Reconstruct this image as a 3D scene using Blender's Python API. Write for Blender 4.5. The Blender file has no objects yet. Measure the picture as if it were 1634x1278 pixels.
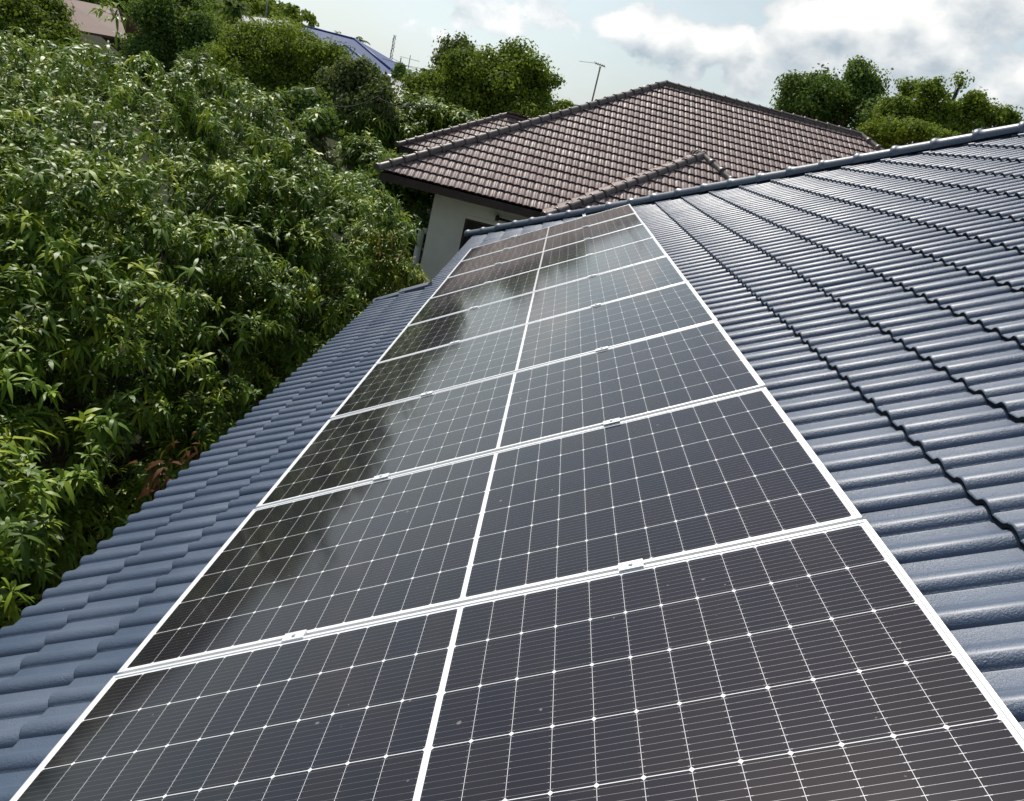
import bpy, math, random
import numpy as np
from mathutils import Matrix, Vector
rad = math.radians
random.seed(7)

# ------------------------------------------------------------------ camera
CAM = np.array([0.96051, -1.97878, 1.89743])
B = np.array([[0.96909737, 0.24640416, 0.01163064],
              [0.07106608, -0.32402859, 0.94337431],
              [0.23622001, -0.91339502, -0.33152624]])
FPX, PW, PH = 1269.48, 1634.0, 1278.0
SC = bpy.context.scene
cd = bpy.data.cameras.new('camera')
cam = bpy.data.objects.new('camera', cd)
SC.collection.objects.link(cam)
m = Matrix.Identity(4)
for i in range(3):
    m[i][0] = B[i][0]; m[i][1] = -B[i][1]; m[i][2] = -B[i][2]; m[i][3] = CAM[i]
cam.matrix_world = m
cd.sensor_width = 36.0
cd.lens = 36.0 * FPX / PW
cd.clip_start = 0.05
cd.clip_end = 3000
SC.camera = cam

# ------------------------------------------------------------------ light
SUN_AZ, SUN_EL = rad(-30), rad(53)          # azimuth from +Y towards +X
SUN = Vector((math.sin(SUN_AZ)*math.cos(SUN_EL), math.cos(SUN_AZ)*math.cos(SUN_EL), math.sin(SUN_EL)))
ld = bpy.data.lights.new('sun', 'SUN')
ld.energy = 5.0
ld.angle = rad(0.6)
ld.color = (1.0, 0.95, 0.87)
lo = bpy.data.objects.new('sun', ld)
lo.rotation_euler = SUN.to_track_quat('Z', 'Y').to_euler()
SC.collection.objects.link(lo)
SC.view_settings.view_transform = 'Standard'
SC.view_settings.look = 'None'
SC.view_settings.exposure = 0.0
SC.view_settings.gamma = 1.0
SC.cycles.max_bounces = 6; SC.cycles.diffuse_bounces = 3; SC.cycles.glossy_bounces = 3; SC.cycles.transmission_bounces = 3

def ray(px, py):
    d = B @ np.array([(px-PW/2)/FPX, (py-PH/2)/FPX, 1.0])
    return d/np.linalg.norm(d)
def at(px, py, Y):
    """point of the place seen in the photo at px, py at the depth Y"""
    d = ray(px, py)
    return CAM + d*(Y-CAM[1])/d[1]

class NT:
    """little node-graph writer"""
    def __init__(s, tree):
        s.t = tree; s.n = tree.nodes; s.l = tree.links
    def node(s, typ, **kw):
        n = s.n.new(typ)
        for k, v in kw.items(): setattr(n, k, v)
        return n
    def put(s, sock, v):
        if v is None: return
        if isinstance(v, bpy.types.NodeSocket): s.l.new(v, sock)
        else:
            try: sock.default_value = v
            except Exception: sock.default_value = (*v, 1.0)
    def m(s, op, a, b=None, c=None, clamp=False):
        n = s.node('ShaderNodeMath', operation=op, use_clamp=clamp)
        s.put(n.inputs[0], a); s.put(n.inputs[1], b); s.put(n.inputs[2], c)
        return n.outputs[0]
    def v(s, op, a, b=None, out=0):
        n = s.node('ShaderNodeVectorMath', operation=op)
        s.put(n.inputs[0], a); s.put(n.inputs[1], b)
        return n.outputs[out]
    def mix(s, f, a, b):
        n = s.node('ShaderNodeMix', data_type='RGBA')
        s.put(n.inputs[0], f); s.put(n.inputs[6], a); s.put(n.inputs[7], b)
        return n.outputs[2]
    def noise(s, vec, scale, detail=3, rough=0.5, dist=0.0):
        n = s.node('ShaderNodeTexNoise')
        s.put(n.inputs['Vector'], vec); n.inputs['Scale'].default_value = scale
        n.inputs['Detail'].default_value = detail; n.inputs['Roughness'].default_value = rough
        n.inputs['Distortion'].default_value = dist
        return n.outputs[0]
    def step(s, x, a, b, lo=0.0, hi=1.0):
        n = s.node('ShaderNodeMapRange', interpolation_type='SMOOTHSTEP')
        s.put(n.inputs[0], x)
        n.inputs[1].default_value = a; n.inputs[2].default_value = b
        n.inputs[3].default_value = lo; n.inputs[4].default_value = hi
        return n.outputs[0]

# ------------------------------------------------------------------ world
w = bpy.data.worlds.new('World')
SC.world = w
w.use_nodes = True
g = NT(w.node_tree)
g.n.clear()
sky = g.node('ShaderNodeTexSky', sky_type='NISHITA', sun_disc=False)
sky.sun_elevation = SUN_EL
sky.sun_rotation = SUN_AZ
sky.air_density = 1.0; sky.dust_density = 2.0; sky.ozone_density = 1.0
tc = g.node('ShaderNodeTexCoord')
D = g.v('NORMALIZE', tc.outputs['Generated'])
PUFFS = ((1140,72,.040,.9),(1178,62,.042,.9),(1225,62,.040,.7),(1270,44,.055,1),(1320,40,.055,1),(1375,30,.065,1),(1435,22,.070,1),(1490,40,.060,.9),
         (1200,100,.060,.8),(1290,100,.075,.9),(1380,95,.085,1),(1460,100,.075,.9),(1530,95,.060,.7),(978,44,.034,.72),(1018,38,.042,.80),(1062,52,.042,.74),(1035,72,.046,.66),(1085,95,.045,.5),
         (772,30,.034,.62),(802,38,.040,.66),(742,36,.034,.55),(1600,150,.050,.9),(1640,118,.055,1),(1605,195,.05,.8),(1610,-10,.085,1),(1550,-20,.060,.9),
         (640,18,.050,.42),(590,8,.05,.40),(868,28,.045,.50),(905,40,.040,.42),(1085,125,.045,.5),(700,58,.040,.40),(900,-60,.08,.8),(700,-80,.08,.8),(1150,-90,.10,.8))
def cloud_density(vec, detail):
    q = g.v('MULTIPLY', vec, (1.0, 1.0, 1.5))
    n1 = g.noise(q, 9.0, detail, 0.55, 0.0)
    n2 = g.noise(q, 26.0, max(detail-3, 2), 0.6, 0.4)
    fall = None
    for (px, py, r, amp) in PUFFS:
        dd = g.v('MULTIPLY', g.v('SUBTRACT', vec, tuple(ray(px, py))), (1.0, 1.0, 1.35))
        f_ = g.step(g.v('LENGTH', dd, out=1), 0.0, r*1.35, amp, 0.0)
        fall = f_ if fall is None else g.m('SMOOTH_MAX', fall, f_, .25)
    sx = g.node('ShaderNodeSeparateXYZ'); g.l.new(vec, sx.inputs[0])
    wide = g.noise(q, 3.2, 3, .5)
    out = g.m('ADD', fall, g.m('MULTIPLY', g.m('SUBTRACT', wide, .52), g.step(sx.outputs[2], .10, .25, .0, 2.2)))
    return g.m('ADD', out, g.m('ADD', g.m('MULTIPLY', g.m('SUBTRACT', n1, .5), 1.5), g.m('MULTIPLY', g.m('SUBTRACT', n2, .5), .85)))
dA = cloud_density(D, 8)
dB = cloud_density(g.v('ADD', D, (-0.012, 0.0, 0.026)), 6)
mask = g.step(dA, .38, .60)
lit = g.m('ADD', g.m('MULTIPLY', g.m('SUBTRACT', dA, dB), 1.05), 0.50, clamp=True)
ccol = g.mix(lit, (4.6, 5.4, 6.1), (10.3, 10.3, 10.1))
sx = g.node('ShaderNodeSeparateXYZ'); g.l.new(D, sx.inputs[0])
alt = sx.outputs[2]
# thin white haze low over the horizon, clear blue higher up
veil = g.m('MULTIPLY', g.m('ADD', g.step(g.noise(g.v('MULTIPLY', D, (1, 1, 2.5)), 4.0, 7, 0.62), .3, .7, 0, .22), .58), g.step(alt, .16, .50, 1.0, .15))
skyc = g.mix(veil, sky.outputs[0], (7.4, 8.55, 8.9))
col = g.mix(g.m('MULTIPLY', mask, g.step(alt, .2, .5, .95, .45)), skyc, ccol)
# added glow patch low in the sky, brightens the panel reflections
sd = (math.sin(rad(-18))*math.cos(rad(7)), math.cos(rad(-18))*math.cos(rad(7)), math.sin(rad(7)))
glow = g.m('MULTIPLY', g.step(g.v('DOT_PRODUCT', D, sd, out=1), .90, 1.0), g.step(alt, .15, .32, 1.0, 0.0))
col = g.v('MULTIPLY', col, g.v('ADD', g.v('MULTIPLY', (1, 1, 1), g.m('MULTIPLY', glow, .14)), (1, 1, 1)))
bg = g.node('ShaderNodeBackground')
g.put(bg.inputs[0], col)
bg.inputs[1].default_value = 0.1
wo = g.node('ShaderNodeOutputWorld')
g.l.new(bg.outputs[0], wo.inputs[0])
w.cycles.sampling_method = 'MANUAL'
w.cycles.sample_map_resolution = 512

# ------------------------------------------------------------------ helpers
def link(o, parent=None):
    SC.collection.objects.link(o)
    if parent is not None: o.parent = parent
    return o
def tag(o, label=None, cat=None, group=None, kind=None):
    if label: o['label'] = label
    if cat: o['category'] = cat
    if group: o['group'] = group
    if kind: o['kind'] = kind
    return o
def empty(name, label, cat, loc=(0, 0, 0), group=None):
    o = bpy.data.objects.new(name, None)
    o.location = Vector([float(c) for c in loc])
    o.empty_display_size = 0.2
    link(o)
    bpy.context.view_layer.update()
    return tag(o, label, cat, group)
class MB:
    def __init__(s): s.v = []; s.f = []; s.sm = []; s.mi = []
    def add(s, vs, fs, smooth=False, mi=0):
        o = len(s.v)
        s.v += [tuple(float(c) for c in p) for p in vs]
        s.f += [tuple(i+o for i in f) for f in fs]
        s.sm += [smooth]*len(fs); s.mi += [mi]*len(fs)
        return s
    def box(s, lo, hi, M=None, mi=0):
        x0, y0, z0 = lo; x1, y1, z1 = hi
        vs = [(x0,y0,z0),(x1,y0,z0),(x1,y1,z0),(x0,y1,z0),(x0,y0,z1),(x1,y0,z1),(x1,y1,z1),(x0,y1,z1)]
        if M is not None: vs = [M(p) for p in vs]
        return s.add(vs, [(0,3,2,1),(4,5,6,7),(0,1,5,4),(1,2,6,5),(2,3,7,6),(3,0,4,7)], mi=mi)
    def tube(s, pts, rs, n=8, caps=True, smooth=True, squash=None):
        pts = [np.array(p, float) for p in pts]
        if not hasattr(rs, '__len__'): rs = [rs]*len(pts)
        vs = []; fs = []
        ref = None
        for i, p in enumerate(pts):
            d = pts[min(i+1, len(pts)-1)]-pts[max(i-1, 0)]
            d = d/(np.linalg.norm(d)+1e-9)
            if ref is None:
                ref = np.array([0, 0, 1.0]) if abs(d[2]) < .9 else np.array([1.0, 0, 0])
            a = np.cross(d, ref); a /= np.linalg.norm(a); b = np.cross(a, d)
            for k in range(n):
                t = 2*math.pi*k/n
                vs.append(p+(a*math.cos(t)+b*math.sin(t))*rs[i])
        for i in range(len(pts)-1):
            for k in range(n):
                k2 = (k+1) % n
                fs.append((i*n+k, i*n+k2, (i+1)*n+k2, (i+1)*n+k))
        s.add(vs, fs, smooth)
        if caps:
            o = len(s.v)-len(vs)
            s.f += [tuple(o+k for k in range(n))[::-1], tuple(o+(len(pts)-1)*n+k for k in range(n))]
            s.sm += [False]*2; s.mi += [0]*2
        return s
    def build(s, name, mats, parent=None, world=True):
        me = bpy.data.meshes.new(name)
        me.from_pydata(s.v, [], s.f)
        if not isinstance(mats, (list, tuple)): mats = [mats]
        for mm in mats: me.materials.append(mm)
        me.polygons.foreach_set('use_smooth', s.sm)
        me.polygons.foreach_set('material_index', s.mi)
        me.update()
        o = bpy.data.objects.new(name, me)
        link(o, parent)
        if world and parent is not None:
            o.matrix_parent_inverse = parent.matrix_world.inverted()
        return o

# ------------------------------------------------------------------ materials
def principled(name, base=(0.5, 0.5, 0.5), rough=0.6, spec=0.5, metal=0.0, coat=0.0, coat_rough=0.1):
    mt = bpy.data.materials.new(name)
    mt.use_nodes = True
    g = NT(mt.node_tree)
    p = g.n['Principled BSDF']
    p.inputs['Base Color'].default_value = (*base, 1)
    p.inputs['Roughness'].default_value = rough
    p.inputs['Specular IOR Level'].default_value = spec
    p.inputs['Metallic'].default_value = metal
    p.inputs['Coat Weight'].default_value = coat
    p.inputs['Coat Roughness'].default_value = coat_rough
    return mt, g, p
def bump(g, p, h, strength, dist=0.01):
    b = g.node('ShaderNodeBump')
    b.inputs['Strength'].default_value = strength
    b.inputs['Distance'].default_value = dist
    g.put(b.inputs['Height'], h)
    g.l.new(b.outputs[0], p.inputs['Normal'])
def objco(g): return g.node('ShaderNodeTexCoord').outputs['Object']
def rough_mat(name, c1, c2, scale, rough, spec=.4, bs=.2, bscale=None, bdist=.01):
    mt, g, p = principled(name, c1, rough, spec)
    o = objco(g)
    n = g.noise(o, scale, 6, .6)
    g.put(p.inputs['Base Color'], g.mix(g.step(n, .35, .65), c1, c2))
    bump(g, p, g.noise(o, bscale or scale*4, 4, .6), bs, bdist)
    return mt

def tile_material(name, c1, c2, c3, rough, speck=60, bs=.3, lichen=None, coat=.32):
    mt, g, p = principled(name, c1, rough, .5)
    o = objco(g)
    n = g.noise(o, 1.3, 6, .62)
    n2 = g.noise(o, 30, 4, .6)
    at_ = g.node('ShaderNodeAttribute', attribute_name='tint').outputs['Fac']
    c = g.mix(g.step(n, .35, .68), c1, c2)
    c = g.mix(g.m('MULTIPLY', at_, .75), c, c3)
    c = g.mix(g.m('MULTIPLY', g.step(n2, .55, .75), .25), c, tuple(x*1.5 for x in c1))
    if lichen:
        l = g.step(g.noise(o, 38, 3, .7), .69, .73)
        l = g.m('MULTIPLY', l, g.step(g.noise(o, 2.2, 2, .5), .5, .64))
        c = g.mix(g.m('MULTIPLY', l, .8), c, lichen)
    g.put(p.inputs['Base Color'], c)
    p.inputs['Coat Weight'].default_value = coat; p.inputs['Coat Roughness'].default_value = .36; p.inputs['Coat IOR'].default_value = 1.5
    g.put(p.inputs['Roughness'], g.m('ADD', rough, g.m('MULTIPLY', g.m('SUBTRACT', g.noise(o, 2.6, 6, .65), .5), .6)))
    h = g.m('ADD', g.noise(o, speck*3, 3, .6), g.m('MULTIPLY', g.noise(o, speck*.7, 3, .5), .5))
    bump(g, p, h, bs, .004)
    return mt
M_BLUE = tile_material('blue_tile_paint', (.064, .092, .144), (.082, .111, .162), (.050, .077, .128), .45, 60, .7, (.45, .47, .46))
M_EDGE = rough_mat('tile_front_edge', (.012, .014, .018), (.02, .022, .026), 20, .9, .1)  # dark raw edge, with the shade under each course step put into its colour
M_CAP = tile_material('blue_cap_paint', (.055, .075, .110), (.075, .095, .13), (.05, .07, .105), .45, 50, .4, (.4, .42, .42))
M_BROWN = tile_material('brown_tile_glaze', (.200, .140, .126), (.250, .180, .165), (.145, .098, .090), .60, 40, .25, (.35, .32, .26), coat=.0)
M_BEDGE = rough_mat('brown_tile_edge', (.03, .022, .02), (.045, .03, .026), 20, .9, .1)  # dark edge colour, also stands in for the shadow line under each row
M_BCAP = tile_material('brown_cap_glaze', (.070, .050, .044), (.11, .085, .072), (.055, .04, .036), .5, 40, .3, (.33, .30, .25))
M_FASCIA = rough_mat('brown_fascia_paint', (.035, .022, .019), (.05, .032, .028), 6, .55, .4)
M_WALL = rough_mat('grey_render', (.74, .73, .66), (.66, .65, .60), 1.5, .85, .2, .15, 40, .003)
M_WHITEWALL = rough_mat('white_render', (.62, .62, .58), (.5, .5, .46), .7, .85, .2)
M_DARK = rough_mat('dark_window_glass', (.006, .007, .008), (.012, .012, .014), 2, .2, .3, 0)
M_BARK = rough_mat('bark', (.07, .055, .04), (.13, .11, .085), 8, .9, .2, .8, 30, .02)
M_ALU = rough_mat('anodised_aluminium', (.80, .81, .82), (.74, .75, .76), 5, .38, .5, .05, 80, .002)
for nm in ('anodised_aluminium',):
    bpy.data.materials[nm].node_tree.nodes['Principled BSDF'].inputs['Metallic'].default_value = .35
M_STEEL = rough_mat('galvanised_steel', (.30, .31, .32), (.22, .22, .23), 12, .5, .5, .1)
M_RUST = rough_mat('rusty_antenna', (.20, .13, .11), (.28, .22, .2), 12, .6, .5, .1)
M_CONC = rough_mat('concrete', (.30, .29, .27), (.22, .215, .2), 4, .9, .2, .3)
M_WHITE = rough_mat('white_metal', (.75, .75, .73), (.6, .6, .58), 3, .5, .4, .1)
M_METALBLUE = rough_mat('blue_metal_sheet', (.052, .085, .19), (.062, .095, .21), .5, .8, .4, .05)
M_METALBLUE2 = rough_mat('dark_blue_flashing', (.03, .05, .2), (.04, .06, .22), .5, .5, .4, .05)
M_GREYROOF = rough_mat('grey_fibre_cement', (.42, .43, .43), (.30, .31, .31), .8, .7, .3, .2)
M_ROOFPINK = rough_mat('pink_brown_sheet', (.125, .070, .055), (.10, .06, .048), .6, .7, .3, .1)
M_CREAM = rough_mat('cream_render', (.55, .5, .36), (.48, .43, .3), .5, .85, .2)
M_CABLE = rough_mat('black_cable', (.03, .03, .03), (.04, .04, .04), 10, .7, .3, 0)

def panel_material():
    mt, g, p = principled('solar_cells_under_glass', (.01, .01, .012), .5, .0)
    sx = g.node('ShaderNodeSeparateXYZ')
    g.l.new(objco(g), sx.inputs[0])
    u, v = sx.outputs[0], sx.outputs[1]
    CU, CV = .0925, .1828
    s = g.m('SUBTRACT', g.m('ABSOLUTE', g.m('SUBTRACT', u, 1.139)), .0078)      # from the middle seam outwards
    t = g.m('SUBTRACT', v, .0186)
    a = g.m('DIVIDE', s, CU); b = g.m('DIVIDE', t, CV)
    fa = g.m('FRACT', a); fb = g.m('FRACT', b)
    da = g.m('MULTIPLY', g.m('MINIMUM', fa, g.m('SUBTRACT', 1.0, fa)), CU)
    db = g.m('MULTIPLY', g.m('MINIMUM', fb, g.m('SUBTRACT', 1.0, fb)), CV)
    inside = g.m('MULTIPLY', g.m('MULTIPLY', g.m('GREATER_THAN', s, 0), g.m('LESS_THAN', s, CU*12)),
                 g.m('MULTIPLY', g.m('GREATER_THAN', t, 0), g.m('LESS_THAN', t, CV*6)))
    cell = g.m('MULTIPLY', g.m('GREATER_THAN', da, .00048), g.m('GREATER_THAN', db, .0010))
    cell = g.m('MULTIPLY', cell, g.m('GREATER_THAN', g.m('ADD', da, db), .0066))
    cell = g.m('MULTIPLY', cell, inside)
    # ribbons running along the long side, ten to a cell
    rb = g.m('ABSOLUTE', g.m('SUBTRACT', g.m('FRACT', g.m('MULTIPLY', fb, 10.0)), .5))
    rd = g.m('MULTIPLY', rb, CV/10)
    near_gap = g.m('LESS_THAN', da, .0065)
    wid = g.m('ADD', .00028, g.m('MULTIPLY', near_gap, .00045))
    ribbon = g.m('MULTIPLY', g.m('LESS_THAN', rd, wid), inside)
    # fine fingers across, only a faint lift of the silicon
    wn = g.node('ShaderNodeTexWhiteNoise', noise_dimensions='4D')
    cmb = g.node('ShaderNodeCombineXYZ')
    g.put(cmb.inputs[0], g.m('FLOOR', g.m('DIVIDE', g.m('SUBTRACT', u, 1.139), CU))); g.put(cmb.inputs[1], g.m('FLOOR', b))
    g.put(wn.inputs['Vector'], cmb.outputs[0])
    oi = g.node('ShaderNodeObjectInfo')
    g.put(wn.inputs['W'], oi.outputs['Location'])
    silicon = g.mix(wn.outputs[0], (.004, .004, .010), (.008, .006, .009))
    c = g.mix(cell, (.72, .73, .74), silicon)
    c = g.mix(ribbon, c, (.16, .16, .17))
    # dust and a few dried drops on the glass
    o = g.node('ShaderNodeTexCoord').outputs['Object']
    dust = g.m('MULTIPLY', g.step(g.noise(o, 3.5, 6, .6), .35, .75), .028)
    # pale sheen at flat viewing angles, put into the colour to brighten the glass
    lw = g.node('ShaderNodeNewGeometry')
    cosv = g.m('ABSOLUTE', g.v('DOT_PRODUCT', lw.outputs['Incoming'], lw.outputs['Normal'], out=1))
    graze_sheen = g.m('SUBTRACT', 1.0, g.m('POWER', 2.718, g.m('DIVIDE', g.m('MULTIPLY', g.step(g.noise(o, 1.1, 5, .6), .25, .75, .6, 1.3), -.0035), g.m('MAXIMUM', cosv, .04))))
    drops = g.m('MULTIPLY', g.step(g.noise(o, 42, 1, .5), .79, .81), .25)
    c = g.mix(g.m('ADD', g.m('ADD', g.m('MULTIPLY', dust, .2), graze_sheen), drops, clamp=True), c, (.5, .49, .49))
    g.put(p.inputs['Base Color'], c)
    g.put(p.inputs['Metallic'], g.m('MULTIPLY', ribbon, .6))
    g.put(p.inputs['Roughness'], g.mix(ribbon, (.6, .6, .6), (.42, .42, .42)))
    p.inputs['Coat Weight'].default_value = 1.0
    p.inputs['Coat IOR'].default_value = 1.47
    g.put(p.inputs['Coat Roughness'], g.m('ADD', .06, g.m('MULTIPLY', g.noise(o, 2.0, 4, .6), .05)))
    return mt
M_CELLS = panel_material()

# ------------------------------------------------------------------ roof-plane coordinates of the blue house
TH = rad(29.698)
CT, ST = math.cos(TH), math.sin(TH)
def R2W(p): return np.array([p[0]*CT-p[2]*ST, p[1], p[0]*ST+p[2]*CT])

WAVE_A = [(0, .0), (.003, .0075), (.008, .0140), (.016, .0200), (.026, .0240), (.036, .0250), (.046, .0235), (.058, .0175),
          (.070, .0095), (.081, .0032), (.092, .0006), (.138, .0)]
WAVE_B = [(0, .0), (.010, .006), (.022, .015), (.040, .020), (.062, .0215), (.066, .0185), (.074, .0185), (.078, .0215), (.100, .020), (.120, .015), (.132, .006)]
def tiled_plane(name, mats, frame, O, u_fronts, expo, vrange, tilew, waves, amp, lift, thick, parent, phase=0.0, jit=.0015, seed=1, crease=.003, lap=.06, simple=False, brown=False):
    """rows of S-profile tiles. frame(u, v, z) -> world; vrange(u) -> (v0, v1)"""
    rng = np.random.default_rng(seed)
    prof = WAVE_A if not simple else [WAVE_A[i] for i in (0, 2, 3, 5, 7, 9, 11)]
    if brown: prof = WAVE_B
    P = tilew/waves
    sc = P/.1425
    V = []; F = []; MI = []; T = []
    for u0 in u_fronts:
        va0, vb0 = vrange(u0); va1, vb1 = vrange(u0+expo)
        va, vb = min(va0, va1), max(vb0, vb1)
        k0 = int(math.floor((va-phase)/tilew)); k1 = int(math.ceil((vb-phase)/tilew))
        lo0, hi0 = vrange(u0); lo1, hi1 = vrange(u0+expo+lap)
        for k in range(k0, k1):
            base = phase+k*tilew
            ju = rng.normal()*jit; jz = rng.normal()*jit*.7; tint = rng.random()**2
            pts = []
            for wv in range(waves):
                for i, (s, h) in enumerate(prof):
                    pts.append((base+wv*P+s*sc, h*amp/.025+(crease*.7 if (wv == 0 and s > .046 and s < .1) else 0)*(1 if False else 1)))
                    if wv == 0 and abs(s-.046) < 1e-6 and not brown:
                        pts.append((base+wv*P+s*sc+.0006, h*amp/.025-crease))
            pts.append((base+tilew+.001, 0.0))
            fr = []; 
            for (vv, h) in pts:
                a = min(max(vv, lo0), hi0); b = min(max(vv, lo1), hi1)
                fr.append((a, b, h))
            if max(max(q[0] for q in fr)-min(q[0] for q in fr), max(q[1] for q in fr)-min(q[1] for q in fr)) < 1e-4: continue
            o = len(V); n = len(fr)
            for (a, b, h) in fr:
                V.append(frame(u0+ju, a, lift+h+jz-.003)); V.append(frame(u0+ju+.007, a, lift+h+jz))
                V.append(frame(u0+expo+lap+ju, b, h*.96+jz*.3)); V.append(frame(u0+ju, a, lift+h+jz-thick))
                V.append(frame(u0+expo*.8, b if False else a+(b-a)*.7, h*.96+lift*.2-thick*.8))
                T += [tint]*5
            for i in range(n-1):
                q = o+i*5; r = q+5
                F.append((q, q+1, r+1, r)); MI.append(0)
                F.append((q+1, q+2, r+2, r+1)); MI.append(0)
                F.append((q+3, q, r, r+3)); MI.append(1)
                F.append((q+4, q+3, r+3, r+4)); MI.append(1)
    me = bpy.data.meshes.new(name)
    me.from_pydata([tuple(x) for x in V], [], F)
    for mm in mats: me.materials.append(mm)
    me.polygons.foreach_set('material_index', MI)
    me.polygons.foreach_set('use_smooth', [mi == 0 for mi in MI])
    a = me.attributes.new('tint', 'FLOAT', 'POINT'); a.data.foreach_set('value', T)
    me.update()
    ob = bpy.data.objects.new(name, me)
    link(ob, parent)
    ob.matrix_parent_inverse = parent.matrix_world.inverted()
    return ob
def cap_run(mb, a, b, r, unit, flare=1.22, up=np.array([0, 0, 1.0]), n=12, seed=0, node=.07):
    """a line of overlapping half-round ridge tiles from a up to b"""
    rng = np.random.default_rng(seed)
    a = np.array(a, float); b = np.array(b, float)
    L = np.linalg.norm(b-a); d = (b-a)/L
    cnt = max(1, int(round(L/unit)))
    side = np.cross(d, up); side /= np.linalg.norm(side); upv = np.cross(side, d)
    for k in range(cnt):
        p0 = a+d*(L*k/cnt); p1 = a+d*(L*(k+1)/cnt+.03)
        j = rng.normal(size=2)*r*.04
        prof = [(0, flare*.97), (.012, flare*1.03), (node*.55, flare*1.04), (node*.8, flare*.96), (node, 1.08), (node*1.5, 1.02), (1.0, .92)]
        vs = []; fs = []
        Lk = np.linalg.norm(p1-p0)
        for (t, rr) in prof:
            tt = t if t < 1 else Lk
            for i in range(n+1):
                ang = math.pi*(-.12+1.24*i/n)
                vs.append(p0+d*tt+side*(math.cos(ang)*r*rr+j[0])+upv*(math.sin(ang)*r*rr+j[1]))
        m_ = n+1
        for q in range(len(prof)-1):
            for i in range(n):
                fs.append((q*m_+i, q*m_+i+1, (q+1)*m_+i+1, (q+1)*m_+i))
        fs2 = [tuple(range(m_))[::-1]]
        mb.add(vs, fs, True); 
        o = len(mb.v)-len(vs)
        mb.f.append(tuple(o+i for i in range(m_))[::-1]); mb.sm.append(False); mb.mi.append(0)

# ------------------------------------------------------------------ ground
mb = MB()
NX = 60
xs = np.linspace(-400, 400, NX); ys = np.linspace(-60, 900, NX)
def ground_z(x, y):
    r = math.hypot(x, y)
    h = -3.7
    # a low wooded rise to the far left
    hx = math.exp(-((x+150)/75)**2-((y-190)/85)**2)*30
    hx += math.exp(-((x+60)/30)**2-((y-240)/60)**2)*4
    return h+hx
vs = [(x, y, ground_z(x, y)) for y in ys for x in xs]
fs = [(j*NX+i, j*NX+i+1, (j+1)*NX+i+1, (j+1)*NX+i) for j in range(NX-1) for i in range(NX-1)]
mb.add(vs, fs, True)
M_GROUND = rough_mat('ground_grass', (.014, .020, .008), (.03, .03, .015), .35, .95, .1, .6, 6, .05)
tag(mb.build('ground', M_GROUND), kind='structure')

# ------------------------------------------------------------------ blue tiled house
house = empty('tiled_house', 'house whose blue grey tiled roof carries the row of solar panels', 'house', (2, 3, -3.7))
roof = empty('roof', None, None, (2, 3, 0)); roof.parent = house
roof.matrix_parent_inverse = house.matrix_world.inverted()
bpy.context.view_layer.update()
UR = 7.4
HV = 11.55
def hip_v(u): return HV-.869*u
ZT = -.105
def frame_main(u, v, z): return R2W((u, v, ZT+z))
fr_full = [2.602+.322*k for k in range(-9, 15)]
fr_low = [2.602+.322*k for k in (-11, -10)]
VLOW = 7.15
VN = -4.4
def vr_full(u): return (VN, hip_v(min(u, UR)))
def vr_low(u): return (VN, VLOW)
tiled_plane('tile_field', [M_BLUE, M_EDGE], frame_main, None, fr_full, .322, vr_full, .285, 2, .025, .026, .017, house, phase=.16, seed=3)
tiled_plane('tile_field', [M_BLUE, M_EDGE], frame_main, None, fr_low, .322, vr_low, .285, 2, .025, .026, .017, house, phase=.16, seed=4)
bpy.data.objects.remove(roof)
# far hip face, falling away from the camera, and the rear slope: same tiles
def W_hip(u, v, z):
    # hip face: horizontal run along x, up-slope towards -y
    y_e = hip_v(-.298)+.0
    return np.array([v, y_e-u*CT, -.298*ST+ZT*CT+u*ST+z])
ye = hip_v(-.298)
x_e = -.298*CT
def vr_hip(u):
    return (x_e+u*CT, 2*UR*CT-x_e-u*CT)
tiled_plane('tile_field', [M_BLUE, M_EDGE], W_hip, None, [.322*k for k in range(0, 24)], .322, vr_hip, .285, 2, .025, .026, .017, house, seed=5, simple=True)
def W_rear(u, v, z):
    p = R2W((u, v, ZT+z)); return np.array([2*UR*CT-p[0], p[1], p[2]])
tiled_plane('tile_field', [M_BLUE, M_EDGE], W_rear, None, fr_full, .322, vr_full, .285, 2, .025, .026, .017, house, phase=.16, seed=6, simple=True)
# hip and ridge caps
mb = MB()
cap_run(mb, R2W((-.40, hip_v(-.40), -.040)), R2W((UR, hip_v(UR), -.044)), .072, .395, seed=2)
cap_run(mb, R2W((UR, VN, -.02)), R2W((UR, hip_v(UR), -.02)), .085, .4, seed=3)
hc = mb.build('hip_cap', M_CAP, house)
# verge caps over the end of the lower eave strip
mb = MB()
def bar(u0, v0, u1, v1, z0, z1, wd, hh):
    a = np.array(R2W((u0, v0, z0))); b = np.array(R2W((u1, v1, z1)))
    d = b-a; d /= np.linalg.norm(d); nrm = np.array([-ST, 0, CT]); sd = np.cross(nrm, d)
    vs = [a+sd*q*wd+nrm*t*hh for (q, t) in ((-1, -1), (1, -1), (1, .6), (.5, 1), (-.5, 1), (-1, .6))] + [b+sd*q*wd+nrm*t*hh for (q, t) in ((-1, -1), (1, -1), (1, .6), (.5, 1), (-.5, 1), (-1, .6))]
    mb.add(vs, [(5,4,3,2,1,0), (6,7,8,9,10,11)]+[(i, (i+1) % 6, (i+1) % 6+6, i+6) for i in range(6)])
bar(-.97, 7.22, -.55, 7.17, -.085, -.075, .07, .035)
bar(-.62, 7.20, -.24, 7.12, -.062, -.055, .07, .035)
mb.build('verge_cap', M_CAP, house)
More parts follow.
